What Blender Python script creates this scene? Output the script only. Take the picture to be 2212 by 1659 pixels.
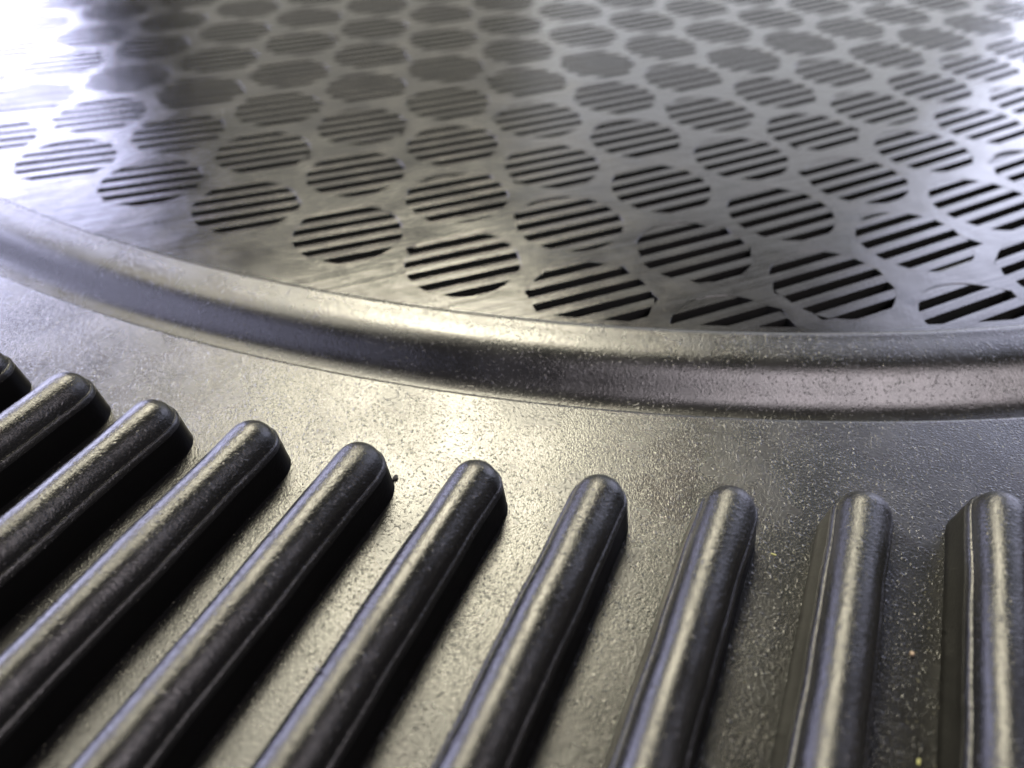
import bpy, bmesh, math, random
import numpy as np
from mathutils import Vector, Matrix
from mathutils.geometry import delaunay_2d_cdt

for o in list(bpy.data.objects):
    bpy.data.objects.remove(o)
random.seed(7)
rng = np.random.default_rng(7)
SC = bpy.context.scene
COL = SC.collection
U = 0.005                       # one lattice pitch of the grille = 5 mm
ZUP = 1.6                       # height of the grille surface above the bottom of the moulding (pitches)

# ------------------------------------------------------------------ camera
CX, CY, CH = 2.2390, -4.06551, 3.00773
YAW, PITCH, ROLL = 0.42400, 0.73833, 0.00537
cy_, sy_, cp_, sp_ = math.cos(YAW), math.sin(YAW), math.cos(PITCH), math.sin(PITCH)
fw = Vector((-sy_*cp_, cy_*cp_, -sp_))
r0 = Vector((cy_, sy_, 0)); u0 = r0.cross(fw)
rt = r0*math.cos(ROLL) + u0*math.sin(ROLL)
up = -r0*math.sin(ROLL) + u0*math.cos(ROLL)
cam_d = bpy.data.cameras.new('camera'); cam = bpy.data.objects.new('camera', cam_d); COL.objects.link(cam)
M = Matrix(((rt.x, up.x, -fw.x, CX*U), (rt.y, up.y, -fw.y, CY*U), (rt.z, up.z, -fw.z, (CH+ZUP)*U), (0, 0, 0, 1)))
cam.matrix_world = M
FPX = 1602.4
cam_d.sensor_width = 36; cam_d.sensor_fit = 'HORIZONTAL'; cam_d.lens = 36*FPX/2212
cam_d.clip_start = 0.0005; cam_d.clip_end = 50
cam_d.dof.use_dof = True; cam_d.dof.focus_distance = 3.95*U; cam_d.dof.aperture_fstop = cam_d.lens/1000/(0.072*U)
SC.camera = cam

# ------------------------------------------------------------------ world and lamps
w = bpy.data.worlds.new('World'); SC.world = w; w.use_nodes = True
bg = w.node_tree.nodes['Background']; bg.inputs['Color'].default_value = (0.9, 0.95, 1.0, 1); bg.inputs['Strength'].default_value = 0.03
SC.view_settings.view_transform = 'Standard'; SC.view_settings.look = 'None'
SC.view_settings.exposure = 0; SC.view_settings.gamma = 1

TARGET = Vector((0.8*U, 0.5*U, ZUP*U))
def lamp(name, az, el, wdeg, hdeg, radiance, color, dist=1.2, spread=180):
    a, e = math.radians(az), math.radians(el)
    d = Vector((math.sin(a)*math.cos(e), math.cos(a)*math.cos(e), math.sin(e)))
    L = bpy.data.lights.new(name, 'AREA'); L.shape = 'RECTANGLE'
    L.size = 2*dist*math.tan(math.radians(wdeg/2)); L.size_y = 2*dist*math.tan(math.radians(hdeg/2))
    L.energy = radiance*math.pi*L.size*L.size_y; L.color = color
    o = bpy.data.objects.new(name, L); COL.objects.link(o)
    o.location = TARGET + d*dist
    o.rotation_euler = (-d).to_track_quat('-Z', 'Y').to_euler()
    return o
WARM = (1.0, 0.90, 0.70); COOL = (0.80, 0.82, 1.0); PINK = (1.0, 0.90, 0.95)
lamp('ceiling_lamp', -34, 50, 18, 18, 60, (1.0, 0.925, 0.71))
lamp('ceiling_glow', -84, 57, 36, 24, 10, (1.0, 0.94, 0.77))
lamp('wall_glow', -4, 16, 36, 26, 1.8, (0.92, 0.94, 1.0))
lamp('wall_fill', -34, 18, 26, 34, 0.6, (1.0, 0.98, 0.88))  # added dim fill lamp, lifts the dark gap beside the wall glow
lamp('left_window', -78, 15.5, 46, 17, 19, (0.68, 0.69, 1.0))
lamp('right_window', 24, 18, 30, 32, 6.0, (0.72, 0.75, 1.0))
lamp('side_window', 117, 40, 34, 36, 13, PINK)
lamp('back_glow', -130, 22, 62, 26, 4.6, (0.68, 0.69, 1.0))

# ------------------------------------------------------------------ materials
def plastic(name, rough, base, grain, gscale, gstretch=(1, 1, 1), wave=0.0, streak=0.0, rot=0.0, rvar=0.08, speck=0.0, pimple=0.0):
    m = bpy.data.materials.new(name); m.use_nodes = True
    nt = m.node_tree; N = nt.nodes; Lk = nt.links
    b = N['Principled BSDF']; b.inputs['IOR'].default_value = 1.52
    tc = N.new('ShaderNodeNewGeometry')
    mp = N.new('ShaderNodeMapping'); mp.inputs['Scale'].default_value = (1/U, 1/U, 1/U); mp.inputs['Rotation'].default_value = (0, 0, 0)
    Lk.new(tc.outputs['Position'], mp.inputs['Vector'])
    def noise(scale, detail, rough_, stretch=(1, 1, 1), rz=0.0):
        q = N.new('ShaderNodeMapping'); q.vector_type = 'POINT'
        q.inputs['Rotation'].default_value = (0, 0, rz); q.inputs['Scale'].default_value = stretch
        if rz:
            q0 = N.new('ShaderNodeMapping'); q0.inputs['Rotation'].default_value = (0, 0, rz); q.inputs['Rotation'].default_value = (0, 0, 0)
            Lk.new(mp.outputs[0], q0.inputs['Vector']); Lk.new(q0.outputs[0], q.inputs['Vector'])
        else:
            Lk.new(mp.outputs[0], q.inputs['Vector'])
        n = N.new('ShaderNodeTexNoise'); n.inputs['Scale'].default_value = scale; n.inputs['Detail'].default_value = detail; n.inputs['Roughness'].default_value = rough_
        Lk.new(q.outputs[0], n.inputs['Vector']); return n
    def math_(op, a, bv):
        n = N.new('ShaderNodeMath'); n.operation = op
        if hasattr(a, 'links'): Lk.new(a, n.inputs[0])
        else: n.inputs[0].default_value = a
        if hasattr(bv, 'links'): Lk.new(bv, n.inputs[1])
        else: n.inputs[1].default_value = bv
        return n.outputs[0]
    g = noise(gscale, 3, 0.6, gstretch)
    h = math_('MULTIPLY', g.outputs['Fac'], grain)
    g2 = noise(gscale*2.6, 2, 0.6, gstretch); h = math_('ADD', h, math_('MULTIPLY', g2.outputs['Fac'], grain*0.55))
    if pimple:
        pn = noise(gscale*0.8, 1, 0.4); pr = N.new('ShaderNodeMapRange'); pr.interpolation_type = 'SMOOTHSTEP'
        pr.inputs[1].default_value = 0.60; pr.inputs[2].default_value = 0.74; Lk.new(pn.outputs['Fac'], pr.inputs[0])
        h = math_('ADD', h, math_('MULTIPLY', pr.outputs[0], pimple))
    pm = noise(2.2, 3, 0.6); h = math_('MULTIPLY', h, math_('ADD', math_('MULTIPLY', pm.outputs['Fac'], 1.6), 0.2))
    if wave:
        wv = noise(1.6, 2, 0.5); h = math_('ADD', h, math_('MULTIPLY', wv.outputs['Fac'], wave))
    if streak:
        s1 = noise(9, 4, 0.65, (0.07, 1.6, 1), rot); h = math_('ADD', h, math_('MULTIPLY', s1.outputs['Fac'], streak))
    bp = N.new('ShaderNodeBump'); bp.inputs['Strength'].default_value = 1.0; bp.inputs['Distance'].default_value = U
    Lk.new(h, bp.inputs['Height']); Lk.new(bp.outputs[0], b.inputs['Normal'])
    rv = noise(3.0, 4, 0.6)
    rr = math_('ADD', math_('MULTIPLY', rv.outputs['Fac'], rvar*2), rough - rvar)
    Lk.new(rr, b.inputs['Roughness'])
    # pale specks for dust and painted-in glints, plus faint mottling of the black
    dn = noise(5.0, 5, 0.7)
    mix = N.new('ShaderNodeMix'); mix.data_type = 'RGBA'
    mix.inputs[6].default_value = (base*0.75, base*0.75, base*0.76, 1); mix.inputs[7].default_value = (base*1.35, base*1.33, base*1.25, 1)
    Lk.new(dn.outputs['Fac'], mix.inputs[0])
    out = mix.outputs[2]
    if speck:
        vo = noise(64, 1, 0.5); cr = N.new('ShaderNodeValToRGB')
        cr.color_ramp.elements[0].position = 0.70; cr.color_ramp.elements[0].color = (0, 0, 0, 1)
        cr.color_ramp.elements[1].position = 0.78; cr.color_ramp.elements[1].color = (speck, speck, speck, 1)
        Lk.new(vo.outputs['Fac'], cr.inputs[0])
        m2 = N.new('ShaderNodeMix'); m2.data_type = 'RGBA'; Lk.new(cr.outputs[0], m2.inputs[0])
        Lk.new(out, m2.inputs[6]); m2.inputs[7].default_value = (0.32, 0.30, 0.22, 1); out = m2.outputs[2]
    Lk.new(out, b.inputs['Base Color'])
    return m
SLA = math.radians(47)
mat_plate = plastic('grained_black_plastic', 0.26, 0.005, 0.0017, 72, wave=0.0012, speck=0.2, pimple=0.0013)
mat_rim = plastic('satin_black_plastic', 0.27, 0.005, 0.0017, 66, wave=0.001, speck=0.03, pimple=0.0011)
mat_rib = plastic('glossy_black_plastic', 0.235, 0.004, 0.0026, 62, gstretch=(0.8, 1.25, 1), wave=0.0012, speck=0.05, pimple=0.0012, rvar=0.06)
mat_rib.node_tree.nodes['Principled BSDF'].inputs['Specular IOR Level'].default_value = 0.38
mat_sheet = plastic('brushed_black_plastic', 0.21, 0.006, 0.0009, 50, wave=0.007, streak=0.0022, rot=-SLA, rvar=0.13, speck=0.1)
mat_flank = plastic('shade_darkened_flank', 0.34, 0.0015, 0.0012, 60)  # rib sides: their shade is put into a near-black colour and weak specular
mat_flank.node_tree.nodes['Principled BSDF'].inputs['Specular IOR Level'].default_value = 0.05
mat_slat = plastic('slat_black_plastic', 0.22, 0.006, 0.0009, 50, streak=0.0022, rot=-SLA)
def plain(name, col, rough=0.7):
    m = bpy.data.materials.new(name); m.use_nodes = True; N = m.node_tree.nodes; b = N['Principled BSDF']
    n = N.new('ShaderNodeTexNoise'); n.inputs['Scale'].default_value = 3000
    mx = N.new('ShaderNodeMix'); mx.data_type = 'RGBA'; mx.inputs[6].default_value = (*[c*0.6 for c in col], 1); mx.inputs[7].default_value = (*[min(1, c*1.4) for c in col], 1)
    m.node_tree.links.new(n.outputs['Fac'], mx.inputs[0]); m.node_tree.links.new(mx.outputs[2], b.inputs['Base Color'])
    b.inputs['Roughness'].default_value = rough
    return m
mat_back = plain('dark_backing', (0.004, 0.004, 0.004), 0.9)

# ------------------------------------------------------------------ helpers
def link_mesh(name, verts, faces, mat, parent=None, smooth=True, loc=None):
    me = bpy.data.meshes.new(name); me.from_pydata([tuple(v) for v in verts], [], faces); me.update()
    me.materials.append(mat)
    if smooth: me.polygons.foreach_set('use_smooth', [True]*len(me.polygons))
    o = bpy.data.objects.new(name, me); COL.objects.link(o)
    if parent: o.parent = parent
    if loc is not None: o.location = loc
    return o
def fix_normals(o):
    bm = bmesh.new(); bm.from_mesh(o.data); bmesh.ops.recalc_face_normals(bm, faces=bm.faces); bm.to_mesh(o.data); bm.free()
def sharp_by_angle(o, deg):
    bm = bmesh.new(); bm.from_mesh(o.data)
    for e in bm.edges:
        if len(e.link_faces) == 2 and e.calc_face_angle(0) > math.radians(deg): e.smooth = False
    bm.to_mesh(o.data); bm.free()

# ------------------------------------------------------------------ the moulded panel
panel = bpy.data.objects.new('vented_panel', None); COL.objects.link(panel)
panel['label'] = 'black moulded plastic panel with parallel raised ribs and a raised round slotted grille'
panel['category'] = 'plastic panel'

C0 = np.array([-2.37527, 10.68558]); RD = 11.52096        # grille disc
CF = np.array([-2.17317, 10.59842]); RF = 12.11435        # edge of the ribbed base
ZP = -0.06003

def revolve(prof, n=480, c=None):
    c = CF if c is None else c
    V = []; F = []
    k = len(prof)
    for i in range(n):
        a = 2*math.pi*i/n
        for (r, z) in prof: V.append(((c[0]+r*math.cos(a))*U, (c[1]+r*math.sin(a))*U, (z+ZUP)*U))
    for i in range(n):
        j = (i+1) % n
        for q in range(k-1): F.append((i*k+q, j*k+q, j*k+q+1, i*k+q+1))
    return V, F

# ribbed base: a wide ring with a rolled outer edge, its inner edge dropping into the groove round the rim
V, F = revolve([(RF-0.035, ZP-0.20), (RF-0.014, ZP-0.030), (RF-0.006, ZP-0.008), (RF, ZP), (RF+0.02, ZP+0.0002), (RF+0.6, ZP), (RF+2, ZP), (RF+5, ZP), (RF+8.8, ZP), (RF+8.95, ZP-0.05), (RF+9.0, ZP-0.2), (RF+9.0, -ZUP)], 720)
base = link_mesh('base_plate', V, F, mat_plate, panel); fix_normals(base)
base['label'] = 'finely grained flat black base between the ribs and the rim'

# raised rim: groove floor, fillet, sloping wall, soft shoulder, small bead at the grille
prof = [(0.045, -0.19), (0.06, -0.212), (0.10, -0.214), (0.135, -0.211), (0.165, -0.2055), (0.19, -0.197), (0.215, -0.183), (0.24, -0.162), (0.272, -0.124), (0.31, -0.074), (0.337, -0.044), (0.37, -0.017), (0.41, 0.003), (0.455, 0.0125), (0.51, 0.0175), (0.56, 0.0195), (0.59, 0.020), (0.61, 0.0225), (0.635, 0.024), (0.655, 0.017), (0.67, 0.006), (0.69, -0.02)]
NR = 720; V = []; F = []; k = len(prof)
for i in range(NR):
    a = 2*math.pi*i/NR; dv = np.array([math.cos(a), math.sin(a)])
    w0 = CF-C0; bq = w0@dv; rd = -bq + math.sqrt(bq*bq - (w0@w0-RD*RD))     # distance to the grille circle along this ray
    for (q, z) in prof:
        r = RF - q/0.68*(RF-rd)
        V.append(((CF[0]+r*dv[0])*U, (CF[1]+r*dv[1])*U, (z+ZUP)*U))
for i in range(NR):
    j = (i+1) % NR
    for q in range(k-1): F.append((i*k+q, j*k+q, j*k+q+1, i*k+q+1))
rim = link_mesh('raised_rim', V, F, mat_rim, panel)
rim['label'] = 'smooth rounded rim curving up from the groove beside the ribbed base to the grille'

# dark backing under the slots
V, F = revolve([(0.001, -1.1), (4, -1.1), (9, -1.1), (RD-0.06, -1.1)], 96, C0)
back = link_mesh('backing_sheet', V, F, mat_back, panel); fix_normals(back)

# ------------------------------------------------------------------ ribs
S, O, PHI = 0.59840, -1.32742, -1.57841
DRIFT = -(PHI + math.pi/2)
tipY = {-2: -2.41, -1: -2.365, 0: -2.315, 1: -2.288, 2: -2.187, 3: -2.086, 4: -1.945, 5: -1.777, 6: -1.580, 7: -1.342, 8: -1.072, 9: -0.76}
levels = [(0.170, -0.01), (0.1635, 0.005), (0.158, 0.045), (0.150, 0.11), (0.142, 0.168), (0.135, 0.195), (0.1265, 0.2055), (0.1190, 0.2076)]
NL = 7
for t in (8, 18, 30, 42, 54, 66, 77):
    levels.append((0.1155*math.cos(math.radians(t)), 0.2076+0.108*math.sin(math.radians(t))))
def make_rib(k):
    yc = tipY[k]; y0 = -7.5; NS = 70; NA = 16
    ys = [yc + (y0-yc)*(i/NS)**1.35 for i in range(NS, 0, -1)]
    rr = random.Random(100+k)
    ph = [rr.uniform(0, 6.28) for _ in range(8)]
    def wob(y, s):      # slightly uneven mould lines
        return 0.0035*math.sin(y*3.1+ph[0+s]) + 0.0025*math.sin(y*7.3+ph[2+s]) + 0.0014*math.sin(y*17+ph[4+s])
    V = []; F = []
    for li, (wd, z) in enumerate(levels):
        f = 1.0 if li >= 4 else 0.25
        def wid(y): return wd*(1 + (0.055 if li > 6 else 0.03*(li > 4))*math.exp(-((yc-y)/0.30)**2))
        for y in ys: V.append((-wid(y) + f*wob(y, 0)*(wd/0.15), y, z + (0.4*wob(y, 1) if li > 8 else 0)))
        for i in range(NA+1):
            a = math.pi - math.pi*i/NA
            V.append((wid(yc)*math.cos(a), yc + wid(yc)*math.sin(a), z))
        for y in reversed(ys): V.append((wid(y) + f*wob(y, 1)*(wd/0.15), y, z + (0.4*wob(y, 1) if li > 8 else 0)))
    n = 2*NS + NA + 1
    for l in range(len(levels)-1):
        for i in range(n-1): F.append((l*n+i, l*n+i+1, (l+1)*n+i+1, (l+1)*n+i))
    # crown line
    b0 = len(V); zt = 0.2076+0.108
    for y in ys: V.append((0, y, zt + 0.4*wob(y, 1)))
    V.append((0, yc, zt))
    L = (len(levels)-1)*n
    for i in range(NS):
        F.append((L+i, L+i+1, b0+i+1, b0+i))
        F.append((b0+i, b0+i+1, L+n-2-i, L+n-1-i))
    for i in range(NS, NS+NA): F.append((L+i, L+i+1, b0+NS))
    VV = [(x*U, (y-yc)*U, z*U) for x, y, z in V]
    o = link_mesh('rib', VV, F, mat_rib, panel)
    fix_normals(o); sharp_by_angle(o, 38)
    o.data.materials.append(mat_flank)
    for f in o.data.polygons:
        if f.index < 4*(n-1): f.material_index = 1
    x = O + S*k + DRIFT*(-yc)
    o.location = (x*U, yc*U, (ZUP+ZP)*U); o.rotation_euler = (0, 0, -DRIFT)
    return o
for k in range(-2, 10): make_rib(k)

# ------------------------------------------------------------------ slotted grille
HR = 0.430; RCLIP = RD-0.055
A = np.array([0.5, math.sqrt(3)/2]); B = np.array([1.0, 0.0])
def proj(x, y, z=0.0):
    q = Vector((x-CX, y-CY, z-CH)); d = q.dot(fw)
    if d < 0.05: return None
    return (1106+FPX*q.dot(rt)/d, 829.5-FPX*q.dot(up)/d, d)
cells = []
for i in range(0, 22):
    for j in range(-26, 12):
        c = i*A + j*B
        d = np.hypot(*(c-C0))
        if d > RCLIP+0.18: continue
        p = proj(*c)
        if p is None or not (-420 < p[0] < 2632 and -130 < p[1] < 1000): continue
        cells.append((i, j, c, d, p[2]))
NSEG = 36
def hole_poly(c, d, row):
    f1, f2, f3 = rng.uniform(0, 6.28, 3)
    P = []
    for q in range(NSEG):
        t = 2*math.pi*q/NSEG
        rr_ = HR - 0.004 + 0.004*math.sin(2*t+f1) + 0.003*math.sin(5*t+f2) + 0.003*math.sin(9*t+f3) - (0.02 if rng.random() < 0.03 else 0)
        P.append(c + rr_*np.array([math.cos(t), math.sin(t)]))
    if row <= 4:                                # torn, ragged slot ends
        for _ in range(rng.integers(0, 4)):
            base_a = 47 + 180*rng.integers(0, 2) + rng.uniform(-48, 48)
            q = int(base_a/360*NSEG) % NSEG
            P[q] = c + (P[q]-c)*(1+rng.uniform(0.03, 0.13))
    if d + HR > RCLIP:
        out = []
        for p in P:
            v = p-C0; r = np.hypot(*v)
            out.append(C0 + v*min(1, RCLIP/r))
        P = out
    return P
polys = [hole_poly(c, d, i) for i, _, c, d, _ in cells]
verts2 = []; edges2 = []
NO = 240
for q in range(NO):
    a = 2*math.pi*q/NO; verts2.append((C0[0]+(RD+0.02)*math.cos(a), C0[1]+(RD+0.02)*math.sin(a)))
edges2 += [(q, (q+1) % NO) for q in range(NO)]
CH_ = 0.0015
hole_ids = []
for P, (_, _, c, d, _) in zip(polys, cells):
    m = np.mean(P, axis=0); s = len(verts2)
    for p in P:
        v = p-m; verts2.append(tuple(p + v/np.hypot(*v)*CH_))
    edges2 += [(s+q, s+(q+1) % NSEG) for q in range(NSEG)]
    hole_ids.append(s)
res = delaunay_2d_cdt([Vector(v) for v in verts2], edges2, [], 1, 1e-7)
rv, rf, vmap = res[0], res[2], res[3]
cen = np.array([c for _, _, c, _, _ in cells])
V = [(v.x, v.y, 0.0) for v in rv]
orig2new = {}
for ni, os_ in enumerate(vmap):
    for o_ in os_: orig2new[o_] = ni
hole_sets = [set(orig2new[s+q] for q in range(NSEG)) for s in hole_ids]
v2hole = {}
for hi, hs in enumerate(hole_sets):
    for v in hs: v2hole[v] = hi
F = []
for f in rf:
    hs = [v2hole.get(v, -1) for v in f]
    if hs[0] >= 0 and all(h == hs[0] for h in hs): continue
    F.append(tuple(f))
TH = 0.16
for P, s in zip(polys, hole_ids):
    b = len(V)
    for p in P: V.append((p[0], p[1], -CH_*0.9))
    for p in P: V.append((p[0], p[1], -TH))
    for q in range(NSEG):
        q2 = (q+1) % NSEG
        F.append((orig2new[s+q], orig2new[s+q2], b+q2, b+q))
        F.append((b+q, b+q2, b+NSEG+q2, b+NSEG+q))
V = [(x*U, y*U, (z+ZUP)*U) for x, y, z in V]
sheet = link_mesh('grille_sheet', V, F, mat_sheet, panel, smooth=False); fix_normals(sheet)
sheet['label'] = 'raised round grille sheet with round groups of slanting slots'
bm = bmesh.new(); bm.from_mesh(sheet.data); bm.faces.ensure_lookup_table()
up_n = sum(f.normal.z*f.calc_area() for f in bm.faces)
if up_n < 0: bmesh.ops.reverse_faces(bm, faces=bm.faces)
bm.to_mesh(sheet.data); bm.free()

# slats between the slots
SP, SW = 0.165, 0.085
PHASE = {(0, 0): -0.045, (1, 2): -0.026, (0, -2): -0.004, (1, 0): -0.088, (1, -1): -0.096+SP, (3, 1): -0.045, (4, 1): -0.018, (1, 1): -0.03, (2, 0): -0.02, (2, 1): -0.035, (0, -1): -0.03, (0, 1): 0.02}
def phase(i, j):
    if (i, j) in PHASE: return PHASE[(i, j)]
    return [-0.06, -0.035, -0.01, 0.02, 0.05][(i*7+j*13) % 5]
def slat_angle(c): return math.radians(46.14+0.75*c[0]+1.31*min(c[1], 6))
def slat_mesh(v0, v1, clip=None, zc=-0.0008, ze=-0.0015, key=None):
    """bar between offsets v0..v1 across a round hole; clip = function(u, v) giving the allowed u interval"""
    R = HR+0.004
    a, b = max(v0, -R+0.004), min(v1, R-0.004)
    if b-a < 0.012: return None
    e = min(0.005, (b-a)*0.25)
    vs = [a, a+e, (a+b)/2, b-e, b]; zs = [ze, zc-0.0006, zc, zc-0.0006, ze]
    cols = []
    for v, z in zip(vs, zs):
        uu = math.sqrt(max(R*R-v*v, 1e-6)); lo, hi = -uu, uu
        if clip:
            r = clip(v)
            if r is None: continue
            lo, hi = max(lo, r[0]), min(hi, r[1])
        if hi-lo < 0.02: continue
        cols.append((v, z, lo, hi))
    if len(cols) < 3: return None
    V = []; F = []
    for v, z, lo, hi in cols: V += [(lo*U, v*U, z*U), (hi*U, v*U, z*U)]
    n = len(cols)
    for q in range(n-1): F.append((2*q, 2*q+1, 2*q+3, 2*q+2))
    zb = -0.13
    s = len(V)
    for v, z, lo, hi in (cols[0], cols[-1]): V += [(lo*U, v*U, zb*U), (hi*U, v*U, zb*U)]
    F += [(0, s, s+1, 1), (2*n-2, 2*n-1, s+3, s+2), (s, s+2, s+3, s+1)]
    F += [tuple([2*q for q in range(n)] + [s+2, s]), tuple([2*q+1 for q in reversed(range(n))] + [s+1, s+3])]
    me = bpy.data.meshes.new('slat'); me.from_pydata(V, [], F); me.update(); me.materials.append(mat_slat)
    bm = bmesh.new(); bm.from_mesh(me); bmesh.ops.recalc_face_normals(bm, faces=bm.faces)
    for f in bm.faces: f.smooth = True
    for ed in bm.edges:
        if len(ed.link_faces) == 2 and ed.calc_face_angle(0) > math.radians(60): ed.smooth = False
    bm.to_mesh(me); bm.free()
    return me
cache = {}
entries = []
for (i, j, c, d, depth) in cells:
    ang = slat_angle(c); ph = phase(i, j)
    offs = [ph+SP*k for k in range(-4, 5) if abs(ph+SP*k) < HR-0.05]
    bars = []
    bars.append((-HR, offs[0]-SW/2, 'low'))
    for q in range(len(offs)-1): bars.append((offs[q]+SW/2, offs[q+1]-SW/2, 'mid'))
    bars.append((offs[-1]+SW/2, HR, 'high'))
    clip = None
    if d+HR > RCLIP:
        ca, sa = math.cos(ang), math.sin(ang)
        du = np.array([ca, sa]); dv = np.array([-sa, ca]); rel = c-C0
        def clip(v, rel=rel, du=du, dv=dv):
            w0 = rel+v*dv; bq = w0@du; cq = w0@w0-(RCLIP+0.004)**2; D = bq*bq-cq
            if D <= 0: return None
            return (-bq-math.sqrt(D), -bq+math.sqrt(D))
    for (v0, v1, kind) in bars:
        parts = [(v0, v1, -0.0008, -0.0015)]
        if kind != 'mid':
            width = v1-v0; inner = min(width, SP-SW)
            if width > inner+0.035:       # shallow half-open slot at the rim of the group
                if kind == 'low': parts = [(v1-inner, v1, -0.0008, -0.0015), (v0, v1-inner+0.001, -0.018, -0.022)]
                else: parts = [(v0, v0+inner, -0.0008, -0.0015), (v0+inner-0.001, v1, -0.018, -0.022)]
        for (a, b, zc, ze) in parts:
            key = None if clip else (round(a, 4), round(b, 4), zc)
            if key and key in cache: me = cache[key]
            else:
                me = slat_mesh(a, b, clip, zc, ze)
                if key: cache[key] = me
            if me is not None: entries.append((depth, c, ang, me))
entries.sort(key=lambda e: e[0])
stuff_V = []; stuff_F = []
for n_, (depth, c, ang, me) in enumerate(entries):
    mtx = Matrix.Translation((c[0]*U, c[1]*U, ZUP*U)) @ Matrix.Rotation(ang, 4, 'Z')
    p = proj(*c)
    if n_ < 300:
        o = bpy.data.objects.new('slat', me); COL.objects.link(o); o.parent = sheet
        o.location = (c[0]*U, c[1]*U, ZUP*U); o.rotation_euler = (random.gauss(0, 0.006), random.gauss(0, 0.002), ang)
    else:
        s = len(stuff_V)
        stuff_V += [mtx @ v.co for v in me.vertices]; stuff_F += [tuple(s+q for q in f.vertices) for f in me.polygons]
far = link_mesh('distant_slats', stuff_V, stuff_F, mat_slat, sheet, smooth=False); far['kind'] = 'stuff'

# ------------------------------------------------------------------ crumbs and lint lying on the panel
def pebble(name, x, y, z, r, mat, label, cat, sq=(1, 1, 0.7), seed=1):
    bm = bmesh.new(); bmesh.ops.create_icosphere(bm, subdivisions=2, radius=r*U)
    q = random.Random(seed)
    for v in bm.verts:
        k = 1+q.uniform(-0.22, 0.22); v.co = Vector((v.co.x*sq[0]*k, v.co.y*sq[1]*k, v.co.z*sq[2]*k))
    me = bpy.data.meshes.new(name); bm.to_mesh(me); bm.free(); me.materials.append(mat)
    o = bpy.data.objects.new(name, me); COL.objects.link(o); o.location = (x*U, y*U, (z+ZUP+r*sq[2]*0.75)*U)
    o['label'] = label; o['category'] = cat
    return o
def unproj(px, py, z):
    d = rt*((px-1106)/FPX) + up*((829.5-py)/FPX) + fw
    t = (z-CH)/d.z
    return CX+d.x*t, CY+d.y*t
mat_crumb = plain('black_crumb', (0.006, 0.006, 0.006), 0.8)
mat_tan = plain('tan_grain', (0.33, 0.25, 0.19), 0.6)
mat_yel = plain('pale_flake', (0.30, 0.30, 0.12), 0.6)
mat_lint = plain('grey_lint', (0.12, 0.12, 0.11), 0.7)
x, y = unproj(854, 1034, ZP); pebble('crumb', x, y, ZP, 0.016, mat_crumb, 'tiny black crumb on the bright base beside the tip of a rib', 'crumb', (0.8, 1.2, 0.7), 3)
x, y = unproj(1969, 1414, ZP); pebble('sand_grain', x, y, ZP, 0.010, mat_tan, 'tiny round tan grain on the dark base between the two rightmost ribs', 'grain', (1, 1, 0.9), 5)

x, y = unproj(1671, 1198, ZP); pebble('flake', x, y, ZP, 0.009, mat_yel, 'thin yellowish flake on the dark base between the second and third ribs from the right', 'flake', (1.5, 0.5, 0.35), 8)
x, y = unproj(1984, 1646, ZP); pebble('flake', x, y, ZP, 0.010, mat_yel, 'yellowish flake at the bottom edge between the two rightmost ribs', 'flake', (0.6, 1.4, 0.35), 9)
x, y = unproj(686, 1446, ZP+0.30); pebble('dust_speck', x, y, ZP+0.30, 0.010, mat_lint, 'tiny pale speck on the left side of a rib crown near the bottom', 'speck', (1, 1, 0.8), 10)
